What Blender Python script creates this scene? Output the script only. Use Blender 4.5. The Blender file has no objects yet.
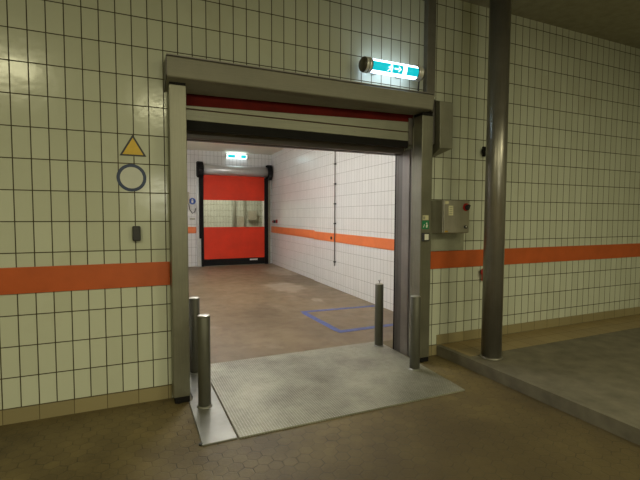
import bpy, bmesh, math, random
from mathutils import Vector, Matrix
random.seed(4)
S = bpy.context.scene
COL = S.collection
PI = math.pi

# ------------------------------------------------------------------ view
S.view_settings.view_transform = 'Standard'
S.view_settings.look = 'None'
S.view_settings.gamma = 1
S.view_settings.use_curve_mapping = False
S.view_settings.exposure = 0.0
S.cycles.use_denoising = True
S.cycles.max_bounces = 8
S.cycles.sample_clamp_indirect = 6

# ------------------------------------------------------------------ material helpers
def newmat(name):
    m = bpy.data.materials.new(name); m.use_nodes = True
    nt = m.node_tree; nt.nodes.clear()
    out = nt.nodes.new('ShaderNodeOutputMaterial')
    b = nt.nodes.new('ShaderNodeBsdfPrincipled')
    nt.links.new(b.outputs[0], out.inputs[0])
    return m, nt, b

def nd(nt, t, **kw):
    n = nt.nodes.new('ShaderNode' + t)
    for k, v in kw.items(): setattr(n, k, v)
    return n

def setin(nt, n, key, v):
    if isinstance(v, bpy.types.NodeSocket): nt.links.new(v, n.inputs[key])
    else: n.inputs[key].default_value = v

def mth(nt, op, a, b=None, c=None, clamp=False):
    n = nd(nt, 'Math', operation=op, use_clamp=clamp)
    for i, v in enumerate((a, b, c)):
        if v is not None: setin(nt, n, i, v)
    return n.outputs[0]

def vec(nt, op, a, b=None):
    n = nd(nt, 'VectorMath', operation=op)
    setin(nt, n, 0, a)
    if b is not None: setin(nt, n, 1, b)
    return n.outputs['Value'] if op in ('DOT_PRODUCT', 'LENGTH') else n.outputs[0]

def mix(nt, f, a, b):
    n = nd(nt, 'Mix', data_type='RGBA')
    setin(nt, n, 0, f); setin(nt, n, 6, a); setin(nt, n, 7, b)
    return n.outputs[2]

def noise(nt, co, scale, detail=4, rough=.55):
    n = nd(nt, 'TexNoise'); setin(nt, n, 'Vector', co)
    n.inputs['Scale'].default_value = scale; n.inputs['Detail'].default_value = detail
    n.inputs['Roughness'].default_value = rough
    return n.outputs[0]

def ramp(nt, f, lo, hi):
    n = nd(nt, 'MapRange'); setin(nt, n, 0, f)
    n.inputs[1].default_value = lo; n.inputs[2].default_value = hi
    return n.outputs[0]

def bump(nt, h, strength, dist):
    n = nd(nt, 'Bump'); n.inputs['Strength'].default_value = strength
    n.inputs['Distance'].default_value = dist; setin(nt, n, 'Height', h)
    return n.outputs[0]

def c4(c): return (c[0], c[1], c[2], 1)

def plain(name, col, rough=.5, metal=0, var=.12, scale=9, bmp=0):
    m, nt, b = newmat(name)
    co = nd(nt, 'TexCoord').outputs['Object']
    f = noise(nt, co, scale)
    dk = tuple(x * (1 - var) for x in col); lt = tuple(min(1, x * (1 + var)) for x in col)
    setin(nt, b, 'Base Color', mix(nt, ramp(nt, f, .3, .7), c4(dk), c4(lt)))
    b.inputs['Roughness'].default_value = rough; b.inputs['Metallic'].default_value = metal
    if bmp: setin(nt, b, 'Normal', bump(nt, noise(nt, co, scale * 8), bmp, .002))
    return m

def brushed(name, col, rough=.38, metal=.85, axis='Z', var=.16):
    m, nt, b = newmat(name)
    co = nd(nt, 'TexCoord').outputs['Object']
    mp = nd(nt, 'Mapping'); setin(nt, mp, 0, co)
    mp.inputs['Scale'].default_value = (60, 60, 1.2) if axis == 'Z' else (1.2, 60, 60)
    g = noise(nt, mp.outputs[0], 3, 3)
    s = noise(nt, co, 2.5, 5, .6)
    f = mth(nt, 'ADD', mth(nt, 'MULTIPLY', g, .4), mth(nt, 'MULTIPLY', s, .6))
    dk = tuple(x * (1 - var) for x in col); lt = tuple(min(1, x * (1 + var)) for x in col)
    setin(nt, b, 'Base Color', mix(nt, ramp(nt, f, .35, .65), c4(dk), c4(lt)))
    setin(nt, b, 'Roughness', mth(nt, 'ADD', mth(nt, 'MULTIPLY', s, .25), rough - .12))
    b.inputs['Metallic'].default_value = metal
    return m

def emis(name, col, strength):
    m, nt, b = newmat(name)
    b.inputs['Base Color'].default_value = c4(col)
    b.inputs['Emission Color'].default_value = c4(col)
    b.inputs['Emission Strength'].default_value = strength
    return m

def tiles(name, c1, c2, grout, w=.1252, h=.25, off=(0, 0), mort=.003, rough=.16, stain=(.3, .22, .1), stainamt=.25):
    m, nt, b = newmat(name)
    uv = nd(nt, 'TexCoord').outputs['UV']
    co = nd(nt, 'TexCoord').outputs['Object']
    mp = nd(nt, 'Mapping'); setin(nt, mp, 0, uv); mp.inputs['Location'].default_value = (-off[0], -off[1], 0)
    br = nd(nt, 'TexBrick'); setin(nt, br, 'Vector', mp.outputs[0])
    br.offset = 0; br.squash = 1
    br.inputs['Color1'].default_value = c4(c1); br.inputs['Color2'].default_value = c4(c2)
    br.inputs['Mortar'].default_value = c4(grout)
    br.inputs['Scale'].default_value = 1; br.inputs['Mortar Size'].default_value = mort
    br.inputs['Mortar Smooth'].default_value = .15; br.inputs['Bias'].default_value = 0
    br.inputs['Brick Width'].default_value = w; br.inputs['Row Height'].default_value = h
    n = noise(nt, co, 1.6, 7, .62)
    colr = mix(nt, mth(nt, 'MULTIPLY', ramp(nt, n, .55, .85), stainamt), br.outputs[0], c4(stain))
    setin(nt, b, 'Base Color', colr)
    setin(nt, b, 'Roughness', mth(nt, 'ADD', mth(nt, 'MULTIPLY', br.outputs[1], .5), mth(nt, 'ADD', mth(nt, 'MULTIPLY', n, .16), rough - .08)))
    wav = noise(nt, co, 7, 2)
    hgt = mth(nt, 'ADD', mth(nt, 'MULTIPLY', mth(nt, 'SUBTRACT', 1.0, br.outputs[1]), .003), mth(nt, 'MULTIPLY', wav, .004))
    setin(nt, b, 'Normal', bump(nt, hgt, .5, 1.0))
    return m

def hex_pavers(name):
    m, nt, b = newmat(name)
    uv = nd(nt, 'TexCoord').outputs['UV']
    wob = nd(nt, 'TexNoise'); setin(nt, wob, 'Vector', uv); wob.inputs['Scale'].default_value = 6
    p = vec(nt, 'MULTIPLY', uv, (1 / .102, 1 / .102, 0))
    p = vec(nt, 'ADD', p, vec(nt, 'MULTIPLY', wob.outputs[1], (.16, .16, 0)))
    p = vec(nt, 'ADD', p, (200, 200 * 1.7320508, 0))
    r = (1, 1.7320508, 1); hf = (.5, .8660254, 0)
    a = vec(nt, 'SUBTRACT', vec(nt, 'MODULO', p, r), hf)
    bb = vec(nt, 'SUBTRACT', vec(nt, 'MODULO', vec(nt, 'SUBTRACT', p, hf), r), hf)
    a = vec(nt, 'MULTIPLY', a, (1, 1, 0)); bb = vec(nt, 'MULTIPLY', bb, (1, 1, 0))
    sel = mth(nt, 'LESS_THAN', vec(nt, 'DOT_PRODUCT', a, a), vec(nt, 'DOT_PRODUCT', bb, bb))
    mx = nd(nt, 'Mix', data_type='VECTOR'); setin(nt, mx, 0, sel); setin(nt, mx, 4, bb); setin(nt, mx, 5, a)
    gv = mx.outputs[1]
    ag = vec(nt, 'ABSOLUTE', gv)
    sx = nd(nt, 'SeparateXYZ'); setin(nt, sx, 0, ag)
    d = mth(nt, 'SUBTRACT', .5, mth(nt, 'MAXIMUM', sx.outputs[0], vec(nt, 'DOT_PRODUCT', ag, (.5, .8660254, 0))))
    idv = vec(nt, 'SUBTRACT', p, gv)
    wn = nd(nt, 'TexWhiteNoise', noise_dimensions='2D'); setin(nt, wn, 'Vector', vec(nt, 'SNAP', vec(nt, 'ADD', idv, (.05, .05, 0)), (.25, .4330127, 1)))
    grt = ramp(nt, d, .05, .015)
    wear = ramp(nt, noise(nt, uv, 9, 5), .35, .7)
    grt = mth(nt, 'MULTIPLY', grt, mth(nt, 'ADD', mth(nt, 'MULTIPLY', wear, .75), .1))
    big = ramp(nt, noise(nt, uv, .9, 6, .6), .36, .66)
    spk = noise(nt, uv, 40, 4, .7)
    base = mix(nt, big, c4((.07, .05, .02)), c4((.215, .163, .07)))
    base = mix(nt, mth(nt, 'MULTIPLY', wn.outputs[0], .3), base, c4((.07, .05, .024)))
    base = mix(nt, ramp(nt, spk, .5, .8), base, c4((.17, .13, .06)))
    # worn darker driving strip across the middle of the bay
    base = mix(nt, mth(nt, 'MULTIPLY', ramp(nt, noise(nt, uv, 2.3, 5, .65), .5, .72), .55), base, c4((.075, .055, .03)))
    # broad darker patch in front of the plate
    q = vec(nt, 'MULTIPLY', vec(nt, 'SUBTRACT', uv, (2.6, -2.3, 0)), (1 / 2.1, 1 / 1.25, 0))
    dd = mth(nt, 'ADD', vec(nt, 'LENGTH', q), mth(nt, 'MULTIPLY', noise(nt, uv, 1.7, 6, .6), .8))
    base = mix(nt, mth(nt, 'MULTIPLY', ramp(nt, dd, 1.6, .9), .62), base, c4((.062, .045, .02)))
    setin(nt, b, 'Base Color', mix(nt, grt, base, c4((.03, .021, .01))))
    setin(nt, b, 'Roughness', mth(nt, 'ADD', mth(nt, 'MULTIPLY', spk, .3), .42))
    hgt = mth(nt, 'ADD', mth(nt, 'MULTIPLY', grt, -.004), mth(nt, 'MULTIPLY', spk, .003))
    setin(nt, b, 'Normal', bump(nt, hgt, .6, 1.0))
    return m

def chequer(name):
    m, nt, b = newmat(name)
    uv = nd(nt, 'TexCoord').outputs['UV']
    mp = nd(nt, 'Mapping'); setin(nt, mp, 0, uv)
    mp.inputs['Rotation'].default_value = (0, 0, R(45))
    mp.inputs['Scale'].default_value = (2 * PI / .032, 2 * PI / .032, 1)
    s = nd(nt, 'SeparateXYZ'); setin(nt, s, 0, mp.outputs[0])
    a = mth(nt, 'SINE', s.outputs[0]); c = mth(nt, 'SINE', s.outputs[1])
    h = ramp(nt, mth(nt, 'MULTIPLY', a, c), .15, .55)
    n1 = noise(nt, uv, 1.3, 7, .62); n2 = noise(nt, uv, 16, 5, .65)
    base = mix(nt, ramp(nt, n1, .34, .68), c4((.12, .116, .086)), c4((.385, .38, .305)))
    base = mix(nt, mth(nt, 'MULTIPLY', ramp(nt, n2, .5, .8), .35), base, c4((.11, .1, .085)))
    base = mix(nt, mth(nt, 'MULTIPLY', h, .55), base, c4((.56, .56, .52)))
    setin(nt, b, 'Base Color', base)
    b.inputs['Metallic'].default_value = .35
    setin(nt, b, 'Roughness', mth(nt, 'ADD', mth(nt, 'MULTIPLY', n2, .3), .33))
    setin(nt, b, 'Normal', bump(nt, h, .7, .0022))
    return m

def inner_floor(name):
    m, nt, b = newmat(name)
    uv = nd(nt, 'TexCoord').outputs['UV']
    n1 = noise(nt, uv, .55, 7, .6); n2 = noise(nt, uv, 4, 6, .6); n3 = noise(nt, uv, 60, 3)
    base = mix(nt, ramp(nt, n1, .36, .64), c4((.128, .09, .05)), c4((.215, .158, .093)))
    base = mix(nt, mth(nt, 'MULTIPLY', ramp(nt, n2, .5, .75), .4), base, c4((.1, .066, .042)))
    # pale scuffed patches where the coating is worn through
    base = mix(nt, mth(nt, 'MULTIPLY', ramp(nt, noise(nt, uv, 1.3, 5, .55), .6, .68), .45), base, c4((.3, .235, .18)))
    for cx, cyy, rx, ry in ((3.45, 5.4, .5, .85), (3.5, 3.7, .12, .25), (4.25, 8.2, .5, 1.2)):
        q = vec(nt, 'MULTIPLY', vec(nt, 'SUBTRACT', uv, (cx, cyy, 0)), (1 / rx, 1 / ry, 0))
        dd = mth(nt, 'ADD', vec(nt, 'LENGTH', q), mth(nt, 'MULTIPLY', n2, .9))
        base = mix(nt, mth(nt, 'MULTIPLY', ramp(nt, dd, 1.45, 1.05), .5), base, c4((.42, .35, .28)))
    mp = nd(nt, 'Mapping'); setin(nt, mp, 0, uv); mp.inputs['Scale'].default_value = (1.1, .28, 1)
    mp.inputs['Rotation'].default_value = (0, 0, R(-65))
    trk = noise(nt, mp.outputs[0], 3.2, 5, .6)
    base = mix(nt, mth(nt, 'MULTIPLY', ramp(nt, trk, .56, .72), .4), base, c4((.07, .046, .03)))
    setin(nt, b, 'Base Color', base)
    setin(nt, b, 'Roughness', mth(nt, 'ADD', mth(nt, 'MULTIPLY', n2, .3), .3))
    setin(nt, b, 'Normal', bump(nt, mth(nt, 'ADD', n3, n2), .12, .01))
    return m

R = math.radians

# ------------------------------------------------------------------ mesh helper
class MB:
    def __init__(s):
        s.bm = bmesh.new()
    def box(s, x0, x1, y0, y1, z0, z1, mi=0, rot=None):
        v = [s.bm.verts.new((x, y, z)) for x in (x0, x1) for y in (y0, y1) for z in (z0, z1)]
        for f in ((0, 1, 3, 2), (4, 6, 7, 5), (0, 4, 5, 1), (2, 3, 7, 6), (0, 2, 6, 4), (1, 5, 7, 3)):
            s.bm.faces.new([v[i] for i in f]).material_index = mi
        if rot: bmesh.ops.rotate(s.bm, verts=v, cent=rot[0], matrix=Matrix.Rotation(rot[1], 3, rot[2]))
        return s
    def hexa(s, pts, mi=0):               # 8 points: bottom loop then top loop
        v = [s.bm.verts.new(p) for p in pts]
        for f in ((3, 2, 1, 0), (4, 5, 6, 7), (0, 1, 5, 4), (1, 2, 6, 5), (2, 3, 7, 6), (3, 0, 4, 7)):
            s.bm.faces.new([v[i] for i in f]).material_index = mi
        return s
    def prism(s, prof0, prof1, mi=0):     # two matching loops joined into a solid
        a = [s.bm.verts.new(p) for p in prof0]; c = [s.bm.verts.new(p) for p in prof1]
        n = len(a)
        s.bm.faces.new(a[::-1]).material_index = mi; s.bm.faces.new(c).material_index = mi
        for i in range(n):
            s.bm.faces.new((a[i], a[(i + 1) % n], c[(i + 1) % n], c[i])).material_index = mi
        return s
    def extrude_x(s, prof, x0, x1, mi=0): return s.prism([(x0, y, z) for y, z in prof], [(x1, y, z) for y, z in prof], mi)
    def plate_xz(s, prof, y0, y1, mi=0):  return s.prism([(x, y0, z) for x, z in prof], [(x, y1, z) for x, z in prof], mi)
    def lathe(s, c, prof, axis='Z', seg=32, mi=0, a0=0, a1=2 * PI, smooth=True):
        full = abs(a1 - a0 - 2 * PI) < 1e-6
        n = seg if full else seg + 1
        rings = []
        for r, h in prof:
            ring = []
            for i in range(n):
                a = a0 + (a1 - a0) * i / seg
                q = (r * math.cos(a), r * math.sin(a), h)
                if axis == 'X': q = (h, r * math.cos(a), r * math.sin(a))
                elif axis == 'Y': q = (r * math.cos(a), h, r * math.sin(a))
                ring.append(s.bm.verts.new((c[0] + q[0], c[1] + q[1], c[2] + q[2])))
            rings.append(ring)
        for r0, r1 in zip(rings, rings[1:]):
            for i in range(seg):
                j = (i + 1) % n
                f = s.bm.faces.new((r0[i], r0[j], r1[j], r1[i])); f.material_index = mi; f.smooth = smooth
        if full:
            for ring in (rings[0], rings[-1]):
                if prof[0 if ring is rings[0] else -1][0] > 1e-6: s.bm.faces.new(ring).material_index = mi
        return s
    def cyl(s, c, r, h, axis='Z', seg=28, ch=0, mi=0):
        if ch: pr = [(r - ch, 0), (r, ch), (r, h - ch), (r - ch, h)]
        else: pr = [(r, 0), (r, h)]
        return s.lathe(c, pr, axis, seg, mi)
    def tube(s, pts, r, seg=10, mi=0):
        pts = [Vector(p) for p in pts]; rings = []
        for i, p in enumerate(pts):
            t = (pts[min(i + 1, len(pts) - 1)] - pts[max(i - 1, 0)]).normalized()
            u = t.cross(Vector((.3, .9, .31))).normalized(); w = t.cross(u)
            rings.append([s.bm.verts.new(p + (u * math.cos(a) + w * math.sin(a)) * r) for a in [2 * PI * k / seg for k in range(seg)]])
        for r0, r1 in zip(rings, rings[1:]):
            for k in range(seg):
                f = s.bm.faces.new((r0[k], r0[(k + 1) % seg], r1[(k + 1) % seg], r1[k])); f.smooth = True; f.material_index = mi
        s.bm.faces.new(rings[0][::-1]); s.bm.faces.new(rings[-1])
        return s
    def build(s, name, mats, parent=None, bevel=0, seg=2, origin=None):
        bm = s.bm
        bmesh.ops.recalc_face_normals(bm, faces=bm.faces)
        uvl = bm.loops.layers.uv.new('UVMap')
        for f in bm.faces:
            n = f.normal
            if abs(n.z) > .7: t = None
            else: t = Vector((-n.y, n.x, 0)).normalized()
            if t is not None:
                if abs(t.x) > abs(t.y):
                    if t.x < 0: t = -t
                elif t.y < 0: t = -t
            for l in f.loops:
                q = l.vert.co
                l[uvl].uv = (q.x, q.y) if t is None else (q.dot(t), q.z)
        me = bpy.data.meshes.new(name)
        o = bpy.data.objects.new(name, me); COL.objects.link(o)
        if parent is not None:
            o.parent = parent
            org = Vector(parent['_w'])
        else:
            org = Vector(origin) if origin is not None else Vector((0, 0, 0))
        if origin is not None: org2 = Vector(origin)
        else: org2 = org
        bmesh.ops.translate(bm, verts=bm.verts, vec=-org2)
        bm.to_mesh(me); bm.free()
        if parent is not None: o.location = org2 - org
        else: o.location = org2
        o['_w'] = tuple(org2)
        for m in (mats if isinstance(mats, (list, tuple)) else [mats]): me.materials.append(m)
        if bevel:
            b = o.modifiers.new('Bevel', 'BEVEL'); b.width = bevel; b.segments = seg; b.limit_method = 'ANGLE'; b.angle_limit = R(40)
        return o

def tag(o, label, cat, group=None):
    o['label'] = label; o['category'] = cat
    if group: o['group'] = group
    return o

def thing(name, label, cat, loc=(0, 0, 0), group=None):
    o = bpy.data.objects.new(name, None); COL.objects.link(o)
    o.location = loc; o.empty_display_size = .1; o['_w'] = tuple(loc)
    return tag(o, label, cat, group)

def struct(o, label=None, cat=None):
    o['kind'] = 'structure'
    if label: o['label'] = label
    if cat: o['category'] = cat
    return o

# ------------------------------------------------------------------ materials
M = {}
M['tile_bay'] = tiles('bay_wall_tile', (.6, .625, .525), (.545, .565, .465), (.05, .038, .016), off=(.226, .125), mort=.0045)
M['base_tile'] = tiles('skirting_tile', (.31, .26, .145), (.27, .225, .125), (.11, .085, .04), w=.2504, h=.125, off=(.1, 0), rough=.35)
M['tile_in'] = tiles('corridor_wall_tile', (.79, .785, .775), (.75, .745, .735), (.26, .245, .23), off=(.02, .125), mort=.0032, rough=.14, stain=(.5, .42, .36), stainamt=.12)
M['base_in'] = tiles('corridor_skirting', (.5, .36, .27), (.45, .32, .24), (.3, .2, .15), w=.25, h=.125, rough=.35)
M['hex'] = hex_pavers('hexagonal_paving')
M['floor_in'] = inner_floor('corridor_floor')
M['chequer'] = chequer('chequer_plate')
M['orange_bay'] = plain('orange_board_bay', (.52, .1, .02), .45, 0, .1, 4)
M['orange_in'] = plain('orange_board_corridor', (.75, .19, .06), .4, 0, .07, 4)
M['steel'] = brushed('stainless_sheet', (.5, .49, .45))
M['steel_x'] = brushed('stainless_sheet_long', (.24, .23, .185), .5, .25, 'X')
M['steel_pillar'] = brushed('stainless_post', (.22, .215, .17), .4, .7)
M['steel_dark'] = brushed('dull_steel_lining', (.23, .21, .2), .42, .6)
M['steel_darker'] = brushed('dark_steel_lining', (.13, .12, .115), .45, .5)
M['lintel'] = brushed('lintel_steel', (.2, .18, .17), .45, .5, 'X')
M['lintel_edge'] = plain('lintel_edge_paint', (.05, .032, .026), .5)
M['bollard'] = brushed('bollard_steel', (.105, .103, .085), .5, .4)
M['strip'] = plain('worn_steel_strip', (.24, .24, .22), .4, .5, .25, 3)
M['black'] = plain('black_rubber', (.010, .009, .009), .75)
M['black'].node_tree.nodes['Principled BSDF'].inputs['Specular IOR Level'].default_value = .2
M['dark'] = plain('dark_plastic', (.03, .03, .032), .45)
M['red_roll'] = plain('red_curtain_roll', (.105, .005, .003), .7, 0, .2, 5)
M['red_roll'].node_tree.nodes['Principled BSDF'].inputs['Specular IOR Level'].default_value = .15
M['red'] = plain('red_curtain_fabric', (.7, .032, .004), .6, 0, .1, 2.2, .2)
M['alu'] = brushed('aluminium_profile', (.235, .235, .185), .45, .4, 'X')
M['chrome'] = plain('chrome_cap', (.85, .85, .85), .3, .45)
M['cap'] = plain('bronze_cap', (.1, .09, .075), .35, .5)
M['silver'] = plain('silver_roll_cover', (.62, .62, .62), .34, .6, .03)
M['cab'] = brushed('cabinet_steel', (.4, .38, .32), .4, .6)
M['drive'] = brushed('drive_cover_sheet', (.25, .245, .19), .4, .5)
M['trunk'] = plain('grey_trunking', (.33, .335, .265), .5, .3)
M['post'] = plain('grey_conduit_paint', (.2, .19, .165), .4, .5)
M['pipe'] = brushed('drainpipe_steel', (.27, .255, .23), .33, .75)
M['concrete'] = plain('plinth_concrete', (.15, .135, .1), .7, 0, .25, 6, .3)
M['plinth_top'] = tiles('plinth_tile', (.3, .22, .1), (.26, .19, .09), (.15, .11, .05), w=.25, h=.25, rough=.4)
M['ceil'] = plain('bay_ceiling_paint', (.3, .29, .22), .8)
M['ceil_in'] = plain('corridor_ceiling_paint', (.9, .87, .74), .7, 0, .03)
M['tube'] = emis('lit_tube', (.66, .83, 1), 4.4)
M['teal'] = emis('lit_teal_film', (.003, .47, .56), 1.0)
M['picto'] = emis('lit_white_pictogram', (.9, 1, 1), 1.6)
M['teal2'] = emis('lit_teal_film_far', (.01, .5, .58), 1.0)
M['tube2'] = emis('lit_box_far', (.85, .97, 1), 2.0)
M['lamp'] = emis('lit_ceiling_tube', (1, .96, .82), 3)
M['lamp_in'] = emis('lit_corridor_tube', (1, .985, .96), 31)
M['white'] = plain('white_label', (.75, .75, .68), .5, 0, .06)
M['cream'] = plain('cream_label', (.62, .58, .38), .5)
M['green'] = plain('green_sign', (.01, .2, .085), .45)
M['yellow'] = plain('yellow_sign', (.72, .47, .02), .4)
M['blue'] = plain('blue_sign', (.02, .09, .4), .4)
M['navy'] = plain('navy_sign_ring', (.02, .04, .11), .4)
M['signwhite'] = plain('sign_white', (.62, .64, .6), .4, 0, .04)
M['redknob'] = plain('red_switch', (.36, .015, .014), .35)
M['yellowplate'] = plain('yellow_switch_plate', (.5, .3, .03), .4)
M['tape'] = plain('blue_floor_tape', (.06, .09, .29), .5, 0, .35, 14)
M['beige'] = plain('beige_box', (.42, .39, .3), .5)
M['wallback'] = plain('bay_far_walls', (.4, .4, .3), .7)

gm, gnt, gb = newmat('vision_panel_foil')
gb.inputs['Base Color'].default_value = (.93, .95, .88, 1)
gb.inputs['Roughness'].default_value = .16
gb.inputs['Transmission Weight'].default_value = 1
gb.inputs['IOR'].default_value = 1.08
M['glass'] = gm

# ------------------------------------------------------------------ setting: bay in front
H = 4.23
XL, XR, YB = -4.2, 8.2, -10.6
OX0, OX1, OZ = .51, 3.10, 2.95       # opening in the front wall
WT = .40
struct(MB().box(XL - .2, XR + .2, YB - .2, 0.745, -.2, 0).build('floor', M['hex']), 'brown hexagonal paving of the loading bay', 'floor')
w = MB()
w.box(XL - .2, OX0, 0, WT, 0, H); w.box(OX1, XR + .2, 0, WT, 0, H); w.box(OX0, OX1, 0, WT, OZ, H)
struct(w.build('wall_front', M['tile_bay']), 'olive lit tiled wall around the roller door', 'wall')
struct(MB().box(XL - .2, XL, YB, 0, 0, H).build('wall_left', M['wallback']))
struct(MB().box(XR, XR + .2, YB, 0, 0, H).build('wall_right', M['wallback']))
struct(MB().box(XL - .2, XR + .2, YB - .2, YB, 0, H).build('wall_back', M['wallback']))
struct(MB().box(XL - .2, XR + .2, YB - .2, WT, H, H + .2).build('ceiling', M['ceil']))
# skirting course of brown tiles
struct(MB().box(XL, .38, -.008, 0, 0, .125).build('baseboard_left', M['base_tile']))
struct(MB().box(3.2, 3.43, -.008, 0, 0, .125).build('baseboard_right', M['base_tile']))
struct(MB().box(3.43, XR, -.008, 0, .12, .245).build('baseboard_plinth', M['base_tile']))
# orange bump boards
struct(MB().box(XL, .380, -.014, 0, 1.05, 1.262).build('trim_1', M['orange_bay'], bevel=.003), 'orange board on the tiled wall beside the left guide post', 'trim')
struct(MB().box(3.2, XR, -.014, 0, 1.052, 1.262).build('trim_2', M['orange_bay'], bevel=.003), 'orange board under the steel control cabinet', 'trim')
# steel lining of the passage through the wall
j = MB()
j.box(3.083, 3.10, .03, .10, 0, 2.46, 1); j.box(3.075, 3.10, .10, .245, 0, 2.46, 0)
j.box(3.079, 3.10, .245, .335, 0, 2.46, 1); j.box(3.075, 3.10, .335, .375, 0, 2.46, 1); j.box(3.073, 3.10, .376, .398, 0, 2.46, 2)
struct(j.build('trim_3', [M['steel_dark'], M['steel_darker'], M['black']], bevel=.003), 'dark steel lining on the right of the passage', 'trim')
j = MB()
j.box(OX0, .537, .03, .10, 0, 2.46, 1); j.box(OX0, .545, .10, .245, 0, 2.46, 0)
j.box(OX0, .541, .245, .335, 0, 2.46, 1); j.box(OX0, .545, .335, .395, 0, 2.46, 2)
struct(j.build('trim_4', [M['steel_dark'], M['steel_darker'], M['black']], bevel=.003))
j = MB()
j.box(OX0, 3.10, .25, .31, 2.425, OZ, 0); j.box(OX0, 3.10, .31, .405, 2.42, OZ, 1)
struct(j.build('trim_5', [M['lintel'], M['lintel_edge']], bevel=.003), 'dark steel lintel over the passage', 'trim')

# raised plinth on the right
p = MB()
p.box(3.43, XR, -3.2, 0, 0, .118, 0); p.box(3.49, XR, -.5, 0, .1175, .12, 1); p.box(3.43, 3.489, -3.2, 0, .1175, .12, 0); p.box(3.49, XR, -3.2, -.501, .1175, .12, 0)
struct(p.build('trim_6', [M['concrete'], M['plinth_top']]), 'low raised concrete plinth along the wall', 'plinth')

# ------------------------------------------------------------------ setting: corridor behind
FY = 10.4
XW = lambda y: 4.2 + .05 * y          # the right corridor wall runs a little askew
struct(MB().box(-.2, 5.2, .745, FY + .3, -.2, 0).build('floor_inner', M['floor_in']), 'red brown smooth floor of the corridor', 'floor')
def askew(y0, y1, off, z0, z1, th):
    return [(XW(y0) + off, y0, z0), (XW(y0) + off + th, y0, z0), (XW(y1) + off + th, y1, z0), (XW(y1) + off, y1, z0),
            (XW(y0) + off, y0, z1), (XW(y0) + off + th, y0, z1), (XW(y1) + off + th, y1, z1), (XW(y1) + off, y1, z1)]
CZ = 3.78
w = MB(); w.hexa(askew(WT, 6.1, 0, 0, CZ, .3)); w.hexa(askew(6.1, FY + .2, .03, 0, CZ, .3))
struct(w.build('wall_inner_right', M['tile_in']), 'white tiled right wall of the corridor', 'wall')
w = MB(); w.hexa(askew(WT, 6.1, -.014, 1.075, 1.275, .014)); w.hexa(askew(6.1, FY, .018, 1.085, 1.3, .012))
struct(w.build('trim_7', M['orange_in'], bevel=.002), 'orange board along the corridor wall', 'trim')
struct(MB().box(-.2, 0.1, WT, FY + .2, 0, CZ).build('wall_inner_left', M['tile_in']))
struct(MB().box(-.2, 5.2, WT, FY + .2, CZ, CZ + .2).build('ceiling_inner', M['ceil_in']))
w = MB()
w.box(0.1, 2.36, FY, FY + .25, 0, CZ); w.box(4.5, 4.76, FY, FY + .25, 0, CZ); w.box(2.36, 4.5, FY, FY + .25, 3.0, CZ)
struct(w.build('wall_inner_far', M['tile_in']), 'white tiled end wall of the corridor', 'wall')
struct(MB().box(0.1, 2.18, FY - .012, FY, 1.088, 1.298).build('trim_8', M['orange_in'], bevel=.002), 'short orange board on the end wall left of the red door', 'trim')
struct(MB().box(-.15, .1, WT, WT + .01, 1.07, 1.26).build('trim_9', M['orange_in']))

# the space seen through the vision panel of the far door
GY = 14.2
struct(MB().box(0, 7.4, FY + .3, GY + .3, -.2, 0).build('floor_far', M['floor_in']))
struct(MB().box(0, 7.4, GY, GY + .2, 0, CZ).build('wall_far_back', M['tile_bay']))
struct(MB().box(-.2, 0, FY + .25, GY, 0, CZ).build('wall_far_left', M['tile_bay']))
struct(MB().box(7.4, 7.6, FY + .25, GY, 0, CZ).build('wall_far_right', M['tile_bay']))
struct(MB().box(4.76, 7.4, FY + .2, FY + .25, 0, CZ).build('wall_far_front', M['tile_bay']))
struct(MB().box(-.2, 7.6, FY + .2, GY + .2, CZ, CZ + .2).build('ceiling_far', M['ceil_in']))
tag(MB().box(4.9, 5.27, GY - .2, GY, 1.47, 1.86).build('switch_cabinet', M['beige'], bevel=.008), 'grey switch cabinet seen through the clear panel of the red door', 'cabinet')
tag(MB().cyl((4.3, GY - .12, 0), .06, CZ).build('drainpipe', M['trunk']), 'dark vertical pipe seen through the clear panel of the red door', 'pipe')
tag(MB().box(4.42, 4.72, GY - .16, GY, .9, 1.62).build('wall_box', M['beige'], bevel=.01), 'low grey box beside the pipe behind the clear panel', 'box')
tag(MB().box(4.75, 4.83, GY - .06, GY, 0, 3.4).build('cable_trunking', M['trunk']), 'grey upright trunking beside the far switch cabinet', 'trunking')

# ------------------------------------------------------------------ the big roller door
D = thing('roller_door', 'open steel roller door with red curtain rolled into a long grey housing', 'roller door', (1.8, -.1, 0))
lo, hi = .365, 3.157
hb = MB()
hb.prism([(lo, 0, 3.03), (lo, -.215, 3.015), (lo, -.222, 3.005), (lo, -.222, 2.852), (lo, -.215, 2.842), (lo, -.012, 2.772), (lo, 0, 2.772)],
         [(hi, 0, 3.03), (hi, -.215, 3.015), (hi, -.222, 3.005), (hi - .02, -.222, 2.862), (hi - .02, -.215, 2.852), (hi - .02, -.012, 2.83), (hi - .02, 0, 2.83)])
hs = hb.build('roll_housing', M['steel_x'], D)
MB().box(lo - .003, hi + .003, -.205, 0, 3.026, 3.036).build('top_flange', M['steel_dark'], hs)
MB().prism([(hi + .0005, 0, 3.025), (hi + .0005, -.19, 3.0), (hi + .0005, -.17, 2.85), (hi + .0005, 0, 2.82)],
           [(hi + .06, 0, 3.01), (hi + .05, -.17, 2.98), (hi + .05, -.16, 2.86), (hi + .06, 0, 2.835)]).build('end_cap', M['steel_darker'], hs)
MB().prism([(lo - .0005, 0, 3.02), (lo - .0005, -.215, 3.005), (lo - .0005, -.215, 2.86), (lo - .0005, 0, 2.765)],
           [(lo - .008, 0, 3.02), (lo - .008, -.215, 3.005), (lo - .008, -.215, 2.86), (lo - .008, 0, 2.765)]).build('end_cap', M['steel_darker'], hs)
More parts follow.
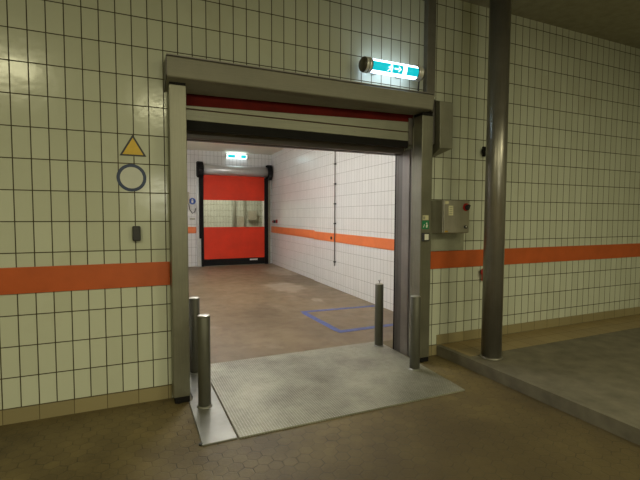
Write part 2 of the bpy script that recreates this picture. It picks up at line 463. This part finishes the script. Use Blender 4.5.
# guide posts
def guide(x0, x1, sx):
    g = MB().box(x0, x1, -.16, -.003, .055, 2.80)
    g.box(x0 + (.0 if sx > 0 else .105), x1 - (.105 if sx > 0 else 0), -.003, .028, .03, 2.70)
    g = g.build('guide_post', M['steel_pillar'], D, bevel=.006, seg=3)
    MB().box(x0 + .004, x1 - .004, -.152, -.004, 2.8, 2.828).build('dark_gap_piece', M['black'], g)  # black piece standing in for the shaded gap above the post
    MB().box(x0 + .012, x1 - .004, -.157, -.004, 0, .055).box(x0 + .03, x0 + .06, -.165, -.15, 0, .03).build('rubber_foot', M['black'], g, bevel=.004)
    return g
gl = guide(.382, .524, -1)
gr = guide(3.047, 3.196, 1)
# stickers and button on the right post
def on_post(name, mat, x0, x1, z0, z1, th=.003): return MB().box(x0, x1, -.16 - th, -.1605, z0, z1).build(name, mat, gr)
def z_at(py):   # heights on the post face
    return 1.298 + (250 - py) * .01092
st = on_post('sticker', M['cream'], 3.07, 3.152, z_at(219), z_at(214.2)); st['label'] = 'cream sticker above the green sign'
MB().box(3.076, 3.103, -.1645, -.163, z_at(218.2), z_at(215.4)).build('print', M['trunk'], gr)
st = on_post('sticker', M['green'], 3.064, 3.158, z_at(228.3), z_at(219.6)); st['label'] = 'square green safety sign with white figures'
f = MB(); f.cyl((3.126, -.1645, z_at(222.5)), .010, .0015, 'Y', 14)
f.plate_xz([(3.118, z_at(227)), (3.136, z_at(227)), (3.144, z_at(224.5)), (3.133, z_at(223.3)), (3.116, z_at(224.6))], -.1645, -.163)
f.plate_xz([(3.078, z_at(226.5)), (3.086, z_at(226.9)), (3.1, z_at(223.6)), (3.093, z_at(223.2))], -.1645, -.163)
f.build('pictogram', M['white'], gr)
bt = on_post('push_button_box', M['dark'], 3.064, 3.146, z_at(240.8), z_at(232.2), .03); bt['label'] = 'small button with white plate in a dark frame'
MB().box(3.078, 3.134, -.195, -.1905, z_at(239.6), z_at(233.4)).build('button_plate', M['white'], gr, bevel=.002)
# curtain
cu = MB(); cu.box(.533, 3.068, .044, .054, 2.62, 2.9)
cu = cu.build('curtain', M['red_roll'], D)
b = MB()
def slat(zl0, zr0, zl1, zr1, y0=.03, y1=.06):
    b.hexa([(.533, y0, zl0), (3.0, y0, zr0), (3.0, y1, zr0), (.533, y1, zl0), (.533, y0, zl1), (3.0, y0, zr1), (3.0, y1, zr1), (.533, y1, zl1)])
slat(2.652, 2.643, 2.678, 2.755); slat(2.548, 2.538, 2.645, 2.636)
bb = b.build('bottom_bar', M['alu'], D, bevel=.004)
MB().box(.535, 2.998, .036, .056, 2.46, 2.55).build('rubber_seal', M['black'], bb)
sc = MB()
for x, z in ((.66, 2.59), (.70, 2.592), (1.9, 2.595), (2.3, 2.59)): sc.cyl((x, .026, z), .008, .004, 'Y', 10)
sc.build('screw', M['steel_dark'], bb)
MB().box(3.002, 3.066, .03, .062, 2.5, 2.80).build('guide_shade_plate', M['steel_dark'], D)  # dark plate: shade at the top of the guide put in as colour
# drive cover
dc = MB()
dc.hexa([(3.262, -.2, 2.445), (3.445, -.2, 2.45), (3.445, 0, 2.42), (3.275, 0, 2.345),
         (3.252, -.2, 2.966), (3.44, -.2, 2.966), (3.44, 0, 3.03), (3.252, 0, 3.03)])
mc = dc.build('drive_cover', M['drive'], D, bevel=.004)
MB().box(3.218, 3.25, -.12, 0, 2.5, 2.99).build('drive_bracket', M['steel_darker'], D)

# ------------------------------------------------------------------ plate and bollards
P = thing('dock_plate', 'large worn chequered steel plate bridging the floors in the doorway', 'dock plate', (1.8, -.1, 0))
pm = MB(); pm.prism([(.765, -.985, .001), (2.97, -.985, .001), (3.02, -.3, .001), (3.03, -.166, .001), (3.04, .02, .001), (3.068, .74, .001), (.775, .74, .001)],
                    [(.765, -.985, .014), (2.97, -.985, .014), (3.02, -.3, .014), (3.03, -.166, .014), (3.04, .02, .014), (3.068, .74, .014), (.775, .74, .014)])
pm.build('chequer_panel', M['chequer'], P, bevel=.003)
MB().prism([(.495, -.98, .001), (.753, -.98, .001), (.763, .74, .001), (.553, .74, .001), (.553, -.1, .001), (.535, -.168, .001), (.51, -.18, .001)],
           [(.495, -.98, .014), (.753, -.98, .014), (.763, .74, .014), (.553, .74, .014), (.553, -.1, .014), (.535, -.168, .014), (.51, -.18, .014)]).build('side_strip', M['strip'], P, bevel=.003)
MB().cyl((.488, -.955, .001), .014, .014, 'Z', 12).build('bolt', M['dark'], P)

def bollard_parts(root):
    MB().cyl((0, 0, .012), .054, .785, 'Z', 36, .006).build('tube', M['bollard'], root)
    MB().lathe((0, 0, .797), [(.054, 0), (.0535, .004), (.048, .0075), (.0, .009)], seg=36).build('cap', M['steel'], root)
    MB().lathe((0, 0, 0), [(.066, 0), (.066, .003), (.058, .007), (.0545, .012)], seg=36).build('weld_collar', M['strip'], root)
def copy_tree(o):
    c = o.copy(); COL.objects.link(c)
    for ch in o.children:
        k = ch.copy(); k.parent = c; COL.objects.link(k)
    return c
G = 'steel bollards guarding the doorway'
B0 = thing('bollard', 'steel bollard in front of the left guide post on the smooth strip', 'bollard', (0, 0, 0), G)
bollard_parts(B0)
spots = [((.622, -.33, .0145), None),
         ((2.868, -.325, .0145), 'steel bollard in front of the right guide post'),
         ((.668, .53, .0145), 'steel bollard half hidden behind the left front bollard'),
         ((2.965, .555, .0145), 'steel bollard with a wire stub on top, standing nearest the blue floor tape')]
for loc, lab in spots:
    o = B0 if lab is None else copy_tree(B0)
    o.location = loc
    if lab: o['label'] = lab
    last = o
last['_w'] = (0, 0, 0)
MB().tube([(.0, 0, .803), (.0, 0, .83), (-.012, 0, .85)], .004, 6).tube([(.0, 0, .83), (.014, 0, .852)], .004, 6).build('wire_stub', M['dark'], last)

# ------------------------------------------------------------------ exit lights
E1 = thing('exit_light', 'lit tubular emergency exit light with teal pictograms above the roller door', 'exit sign', (2.67, -.13, 3.235))
tilt = .025
ex0, ex1, er, ey, ez = 2.368, 2.945, .070, -.15, 3.242
MB().lathe((0, ey, ez), [(er, ex0), (er, ex1)], 'X', 40).build('lamp_tube', M['tube'], E1)
def cap(x, s, ln):
    q = MB().lathe((x, ey, ez), [(.0, 0), (.058, 0), (.072, s * .012), (.077, s * .02), (.077, s * ln), (.071, s * (ln + .004))], 'X', 40).build('end_cap', M['cap'], E1)
    for t in (.45, .8):
        MB().lathe((x, ey, ez), [(.077, s * (ln * t - .016)), (.081, s * (ln * t - .011)), (.081, s * (ln * t + .009)), (.077, s * (ln * t + .014))], 'X', 40).build('chrome_ring', M['chrome'], q)['label'] = 'chrome ring'
cap(2.268, 1, .1); cap(3.032, -1, .087)
def film(x0, x1, a0=R(156), a1=R(231), r=er + .001, mat='teal', nm='teal_film'):
    return MB().lathe((0, ey, ez), [(r, x0), (r + .0005, x0), (r + .0005, x1), (r, x1)], 'X', 14, 0, a0, a1).build(nm, M[mat], E1)
film(ex0 + .002, ex0 + .235); film(ex0 + .24, ex0 + .372); film(ex0 + .422, ex1 - .002)
def on_tube(poly, nm):   # small flat shapes wrapped on the tube front: (x, v) with v the arc height
    q = MB(); r0 = er + .003; r1 = er + .0042
    def P3(x, v, r): a = (v - .017) / er; return (ex0 + x, ey - r * math.cos(a), ez + r * math.sin(a))
    for pl in poly:
        q.prism([P3(x, v, r0) for x, v in pl], [P3(x, v, r1) for x, v in pl])
    return q.build(nm, M['picto'], E1)
def ring(cx, cy, r, n=10): return [(cx + r * math.cos(2 * PI * i / n), cy + r * math.sin(2 * PI * i / n)) for i in range(n)]
def sh(pl, dx, k=1.15): return [(x0 + dx, v * k) for x0, v in pl]
on_tube([sh(pl, -.075) for pl in (ring(.298, .026, .009), [(.28, -.005), (.292, -.008), (.304, .012), (.296, .018)], [(.262, .0), (.282, .002), (.296, .016), (.29, .02), (.276, .01), (.262, .008)],
         [(.3, .016), (.318, .004), (.314, -.001), (.3, .006)], [(.255, -.028), (.263, -.031), (.282, -.014), (.292, -.008), (.281, -.003)],
         [(.286, -.006), (.302, -.03), (.316, -.03), (.316, -.024), (.306, -.023), (.294, -.004)])], 'running_figure')
on_tube([sh(pl, -.088) for pl in ([(.35, -.006), (.405, -.006), (.405, .006), (.35, .006)], [(.4, .022), (.412, .022), (.438, 0), (.412, -.022), (.4, -.022), (.42, 0)])], 'arrow')
MB().tube([(ex1 + .09, -.13, ez - .02), (ex1 + .12, -.06, ez - .06), (ex1 + .145, -.02, ez - .12), (ex1 + .15, -.012, 3.045)], .009, 8).build('cable', M['dark'], E1)
for x0 in (ex0 + .1, ex1 - .16): MB().box(x0, x0 + .06, -.085, 0, ez - .03, ez + .03).build('bracket', M['steel_dark'], E1)

E2 = thing('exit_light', 'small lit exit light on the end wall above the red door', 'exit sign', (3.5, 10.3, 3.63))
MB().box(3.17, 3.85, 10.27, 10.4, 3.575, 3.697).build('lamp_box', M['tube2'], E2, bevel=.02, seg=3)
for x0 in (3.14, 3.85): MB().box(x0, x0 + .03, 10.26, 10.4, 3.565, 3.705).build('end_cap', M['white'], E2, bevel=.006)
for x0, x1 in ((3.21, 3.45), (3.65, 3.82)): MB().box(x0, x1, 10.264, 10.269, 3.588, 3.685).build('teal_film', M['teal2'], E2)
q = MB(); q.plate_xz([(3.47, 3.61), (3.5, 3.64), (3.49, 3.67), (3.52, 3.67), (3.53, 3.64), (3.5, 3.61)], 10.264, 10.269)
q.plate_xz([(3.56, 3.63), (3.6, 3.63), (3.6, 3.61), (3.63, 3.64), (3.6, 3.67), (3.6, 3.65), (3.56, 3.65)], 10.264, 10.269)
q.build('pictogram', M['teal2'], E2)

# ------------------------------------------------------------------ fixtures on the bay wall
tag(MB().box(3.17, 3.285, -.07, 0, 3.045, H).build('cable_trunking', M['post'], bevel=.004), 'dark grey upright trunking running up the wall from the roller door housing', 'trunking')
K = thing('control_cabinet', 'steel control cabinet with red rotary switch on the tiled wall', 'control cabinet', (3.52, -.1, 1.48))
MB().box(3.317, 3.70, -.205, 0, 1.483, 1.866).build('body', M['cab'], K, bevel=.006)
dr = MB().box(3.322, 3.697, -.222, -.206, 1.489, 1.862).build('door', M['cab'], K, bevel=.005)
MB().box(3.385, 3.45, -.225, -.2225, 1.69, 1.80).build('label_plate', M['cream'], dr)
q = MB()
for k in range(4): q.box(3.397, 3.438, -.2265, -.225, 1.705 + k * .023, 1.713 + k * .023)
q.build('label_print', M['trunk'], dr)
MB().box(3.333, 3.385, -.225, -.2225, 1.82, 1.85).build('maker_plate', M['cream'], dr)
MB().box(3.335, 3.38, -.225, -.2225, 1.497, 1.515).build('warning_sticker', M['yellowplate'], dr)
MB().cyl((3.642, -.230, 1.786), .046, .008, 'Y', 24).build('switch_plate', M['redknob'], dr)
MB().cyl((3.648, -.25, 1.782), .03, .02, 'Y', 20).box(3.638, 3.658, -.268, -.25, 1.75, 1.814, 0, ((3.648, -.26, 1.782), .5, 'Y')).build('rotary_switch', M['dark'], dr)
MB().cyl((3.64, -.238, 1.555), .019, .016, 'Y', 20).build('lock', M['dark'], dr)
MB().cyl((3.637, -.241, 1.559), .010, .004, 'Y', 12).build('lock_core', M['chrome'], dr)
tag(MB().box(3.30, 3.80, -.03, -.001, 1.266, 1.481).build('cover_plate', M['trunk'], bevel=.003), 'flat grey green cover plate between cabinet and orange board', 'cover plate')

PX, PY = 3.70, -.60
V = thing('drainpipe', 'thick dark steel pipe standing on the plinth beside the wall', 'pipe', (PX, PY, .12))
MB().cyl((PX, PY, .12), .108, H - .12, 'Z', 48).build('pipe_shaft', M['pipe'], V)
MB().lathe((PX, PY, .12), [(.122, 0), (.122, .006), (.114, .012), (.109, .018)], seg=40).build('base_collar', M['pipe'], V)
q = MB().cyl((4.11, -.115, 2.485), .05, .1, 'Y', 20, .008); q.box(4.09, 4.13, -.02, 0, 2.425, 2.545)
tag(q.build('wall_bracket', M['black']), 'small round black fitting on the wall beside the pipe', 'fitting')
VV = thing('valve', 'small red valve on the wall half hidden by the pipe below the orange board', 'valve', (4.12, -.04, .98))
MB().cyl((4.12, -.06, .98), .05, .02, 'Y', 20, .005).box(4.095, 4.13, -.055, -.035, .87, .97).build('handle', M['redknob'], VV)
MB().cyl((4.12, -.04, .98), .02, .0405, 'Y', 14).build('stem', M['steel_dark'], VV)

# signs at the left edge
T = thing('warning_sign', 'yellow triangular warning sign with black edge on the left tiled wall', 'sign', (.088, -.004, 2.19))
def tri(cx, z0, side): h = side * .866; return [(cx - side / 2, z0), (cx + side / 2, z0), (cx, z0 + h)]
MB().plate_xz(tri(.094, 2.19, .215), -.004, -.0005).build('sign_plate', M['dark'], T)
MB().plate_xz(tri(.094, 2.203, .165), -.006, -.004).build('yellow_face', M['yellow'], T)
T = thing('round_sign', 'round sign with dark blue ring below the yellow triangle', 'sign', (.071, -.004, 2.003))
MB().cyl((.079, -.004, 2.003), .119, .0035, 'Y', 48).build('sign_plate', M['navy'], T)
MB().cyl((.079, -.006, 2.003), .092, .002, 'Y', 48).build('pale_face', M['signwhite'], T)
tag(MB().box(.075, .142, -.05, 0, 1.455, 1.585).build('wall_switch', M['dark'], bevel=.01), 'small dark switch box on the left tiled wall above the orange board', 'switch')

# ------------------------------------------------------------------ corridor contents
F = thing('high_speed_door', 'closed red fabric door with clear panel at the corridor end', 'door', (3.45, 10.28, 0))
cl0, cl1 = 2.405, 4.455
cc = MB()
def sheet(z0, z1, n=1):
    m = MB()
    return m.box(cl0, cl1, 10.285, 10.292, z0, z1)
o = sheet(2.175, 3.0).build('upper_curtain', M['red'], F); o['label'] = 'upper red fabric'
o = sheet(1.288, 2.175).build('vision_panel', M['glass'], F); o['label'] = 'clear see-through panel'
o = sheet(.235, 1.288).build('lower_curtain', M['red'], F); o['label'] = 'lower red fabric'
MB().box(cl0, cl1, 10.265, 10.305, .01, .235).build('bottom_seal', M['black'], F, bevel=.012)
MB().box(3.93, 4.2, 10.258, 10.264, .15, .2).build('bottom_label', M['white'], F)
MB().lathe((0, 10.235, 3.15), [(.0, 2.39), (.165, 2.395), (.165, 4.53), (.0, 4.535)], 'X', 40).build('roll_cover', M['silver'], F)
for x0, x1, s in ((2.2, 2.39, 1), (4.536, 4.70, -1)):
    pr = [(10.39, 2.95), (10.2, 2.88), (10.1, 2.98), (10.06, 3.15), (10.1, 3.32), (10.2, 3.4), (10.39, 3.4)]
    MB().extrude_x(pr, x0, x1).build('end_cap', M['black'], F, bevel=.015)
for x0, x1 in ((2.325, 2.4), (4.458, 4.585)):
    MB().box(x0, x1, 10.24, 10.33, 0, 2.96).build('side_guide', M['black'], F, bevel=.008)
MB().box(2.262, 2.324, 10.22, 10.31, .92, 2.95).build('balance_housing', M['black'], F, bevel=.008)
for x0, x1 in ((2.19, 2.322), (4.588, 4.675)):
    MB().box(x0, x1, 10.3, 10.399, 0, 2.9).build('side_post', M['trunk' if x0 > 3 else 'silver'], F, bevel=.006)

SB = thing('switch_box', 'beige switch box on the end wall left of the red door', 'switch box', (1.9, 10.36, 2.05))
MB().box(1.72, 1.965, 10.28, 10.4, 2.03, 2.42).build('body', M['beige'], SB, bevel=.01)
MB().tube([(1.95, 10.35, 2.05), (1.98, 10.34, 1.85), (2.06, 10.34, 1.74), (2.13, 10.34, 1.78), (2.165, 10.35, 1.9)], .012, 8).build('cable', M['dark'], SB)
T = thing('mandatory_sign', 'small round blue sign on the end wall beside the red door', 'sign', (2.07, 10.39, 2.13))
MB().cyl((2.07, 10.392, 2.13), .105, .008, 'Y', 36).build('sign_plate', M['blue'], T)
q = MB().cyl((2.07, 10.389, 2.18), .022, .003, 'Y', 14); q.plate_xz([(2.045, 2.07), (2.095, 2.07), (2.105, 2.155), (2.035, 2.155)], 10.389, 10.392)
q.build('pictogram', M['white'], T)
tag(MB().box(1.98, 2.15, 10.39, 10.4005, 1.53, 1.585).build('text_plate', M['trunk']), 'small grey plate under the blue sign on the end wall', 'plate')

def on_wall(y, off): return XW(y) + off
EB = thing('emergency_button', 'small red emergency button on the corridor wall near the far corner', 'button', (on_wall(9.9, 0), 9.9, 1.47))
MB().box(on_wall(9.95, -.035), on_wall(9.9, .031), 9.87, 9.97, 1.42, 1.52).build('button_box', M['dark'], EB, bevel=.008)
MB().cyl((on_wall(9.92, -.07), 9.92, 1.47), .035, .035, 'X', 20, .008).build('red_button', M['redknob'], EB)
tag(MB().box(on_wall(9.65, -.02), on_wall(9.65, .033), 9.64, 9.68, 1.42, 1.54).build('call_plate', M['redknob']), 'narrow red plate on the corridor wall next to the emergency button', 'plate')
CP = thing('conduit_pipe', 'thin dark upright conduit on the white corridor wall', 'conduit', (on_wall(4.75, -.03), 4.75, .5))
MB().cyl((on_wall(4.75, -.028), 4.75, .53), .013, CZ - .53, 'Z', 14).build('tube', M['steel_dark'], CP)
for z in (.62, 1.5, 1.95, 2.4, 2.85, 3.3):
    MB().box(on_wall(4.75, -.045), on_wall(4.75, .001), 4.725, 4.775, z - .015, z + .015).build('pipe_clip', M['dark'], CP)
tag(MB().cyl((on_wall(4.95, -.035), 4.95, 1.16), .035, .022, 'X', 18).build('socket', M['dark']), 'small dark round socket on the orange board by the conduit', 'socket')

# blue tape on the corridor floor
tp = MB()
def strip(a, c, w):
    a = Vector(a); c = Vector(c); d = (c - a).normalized(); n = Vector((-d.y, d.x)) * w / 2
    tp.prism([(*(a + n), .0005), (*(a - n), .0005), (*(c - n), .0005), (*(c + n), .0005)],
             [(*(a + n), .0025), (*(a - n), .0025), (*(c - n), .0025), (*(c + n), .0025)])
strip((2.80, 2.80), (4.25, 2.74), .11)
strip((2.825, 2.74), (2.835, 1.44), .1)
strip((2.80, 1.40), (3.95, 1.43), .115)
tag(tp.build('floor_tape', M['tape']), 'blue tape outlining a rectangle on the corridor floor', 'floor tape')
tp = MB()
strip((3.95, 1.52), (4.24, 1.56), .2)
tag(tp.build('floor_tape', M['tape']), 'wide short piece of blue tape by the right corridor wall', 'floor tape')

# ------------------------------------------------------------------ lamps
INC = (1, .95, .9)
def hung_lamp(name, label, x, y, z, lx, ly, power, group):
    t = thing(name, label, 'ceiling lamp', (x, y, z), group)
    MB().box(x - .05, x + .05, y - ly / 2, y + ly / 2, z - .3, z - .24).build('lamp_housing', M['white'], t, bevel=.006)
    for yy in (y - ly * .35, y + ly * .35): MB().cyl((x, yy, z - .24), .012, .24, 'Z', 12).build('suspension_rod', M['steel_dark'], t)
    MB().box(x - lx / 2, x + lx / 2, y - ly / 2, y + ly / 2, z - .4, z - .301).build('diffuser', M['lamp_in'], t, bevel=.02)
    return t
def lamp(name, label, x, y, z, lx, ly, power, col, group):
    if col is INC: return hung_lamp(name, label, x, y, z, lx, ly, power, group)
    t = thing(name, label, 'ceiling lamp', (x, y, z), group)
    MB().box(x - lx / 2, x + lx / 2, y - ly / 2, y + ly / 2, z - .07, z).build('lamp_housing', M['white'], t, bevel=.006)
    MB().box(x - lx / 2 + .02, x + lx / 2 - .02, y - ly / 2 + .02, y + ly / 2 - .02, z - .085, z - .071).build('diffuser', M['lamp'], t)
    l = bpy.data.lights.new('lamp_light', 'AREA'); l.shape = 'RECTANGLE'; l.size = lx - .05; l.size_y = ly - .05
    l.energy = power; l.color = col
    o = bpy.data.objects.new('lamp_light', l); COL.objects.link(o); o.parent = t; o.location = (0, 0, -.095)
    return t
BAYC = (1, .94, .57)
lamp('ceiling_lamp', 'fluorescent lamp on the bay ceiling straight behind the view', 1.2, -6.6, H, 1.5, .25, 130, BAYC, 'bay ceiling lamps')
lamp('ceiling_lamp', 'fluorescent lamp on the bay ceiling behind and left of the view', -2.0, -4.8, H, 1.5, .25, 110, BAYC, 'bay ceiling lamps')
lamp('ceiling_lamp', 'added fill lamp on the unseen bay ceiling behind and right of the view', 4.6, -5.8, H, 1.5, .25, 150, BAYC, 'bay ceiling lamps')  # added to brighten the right part of the front wall
t = thing('fill_lamp', 'long fill lamp added on the unseen bay wall opposite the roller door', 'fill lamp', (1.6, YB, 2.3))  # added low fill, lifts the housing underside and the lower wall
MB().box(.6, 2.6, YB, YB + .07, 2.2, 2.4).build('lamp_housing', M['white'], t, bevel=.006)
MB().box(.62, 2.58, YB + .0705, YB + .085, 2.22, 2.38).build('diffuser', M['lamp'], t)
l = bpy.data.lights.new('lamp_light', 'AREA'); l.shape = 'RECTANGLE'; l.size = 1.9; l.size_y = .15; l.energy = 40; l.color = (1, .98, .76)
o = bpy.data.objects.new('lamp_light', l); COL.objects.link(o); o.parent = t; o.location = (0, .1, 0); o.rotation_euler = (R(90), 0, 0)
lamp('ceiling_lamp', 'fluorescent lamp on the corridor ceiling nearest the roller door', 1.6, 2.0, CZ, .25, 1.5, 68, INC, 'corridor ceiling lamps')
lamp('ceiling_lamp', 'fluorescent lamp in the middle of the corridor ceiling', 1.7, 4.7, CZ, .25, 1.5, 68, INC, 'corridor ceiling lamps')
lamp('ceiling_lamp', 'unseen lamp added to brighten the corridor ceiling nearest the red door', 1.0, 7.0, CZ, .25, 1.1, 68, INC, 'corridor ceiling lamps')  # placed out of view to brighten the far ceiling and end wall
lamp('ceiling_lamp', 'fluorescent lamp on the ceiling beyond the red door', 3.4, 12.3, CZ, 1.5, .25, 85, (1, .97, .86), 'lamps beyond the red door')

wd = bpy.data.worlds.new('World'); S.world = wd; wd.use_nodes = True
wd.node_tree.nodes['Background'].inputs[0].default_value = (.5, .5, .4, 1)
wd.node_tree.nodes['Background'].inputs[1].default_value = .05

for o in bpy.data.objects:
    if '_w' in o: del o['_w']

# ------------------------------------------------------------------ camera
cam = bpy.data.cameras.new('Camera'); co = bpy.data.objects.new('Camera', cam); COL.objects.link(co)
f_px, pitch, yaw, roll, dist, cz = 432.5, .056556, .428069, .003695, 4.1125, 1.68243
cy, sy, cp, sp = math.cos(yaw), math.sin(yaw), math.cos(pitch), math.sin(pitch)
Fw = Vector((sy * cp, cy * cp, -sp)); Rt = Vector((cy, -sy, 0)); Up = Rt.cross(Fw)
cr, sr = math.cos(roll), math.sin(roll)
R2 = Rt * cr + Up * sr; U2 = Up * cr - Rt * sr
mw = Matrix((R2, U2, -Fw)).transposed().to_4x4(); mw.translation = (0, -dist, cz)
co.matrix_world = mw
cam.sensor_fit = 'HORIZONTAL'; cam.sensor_width = 36; cam.lens = f_px * 36 / 640
cam.clip_start = .05
S.camera = co
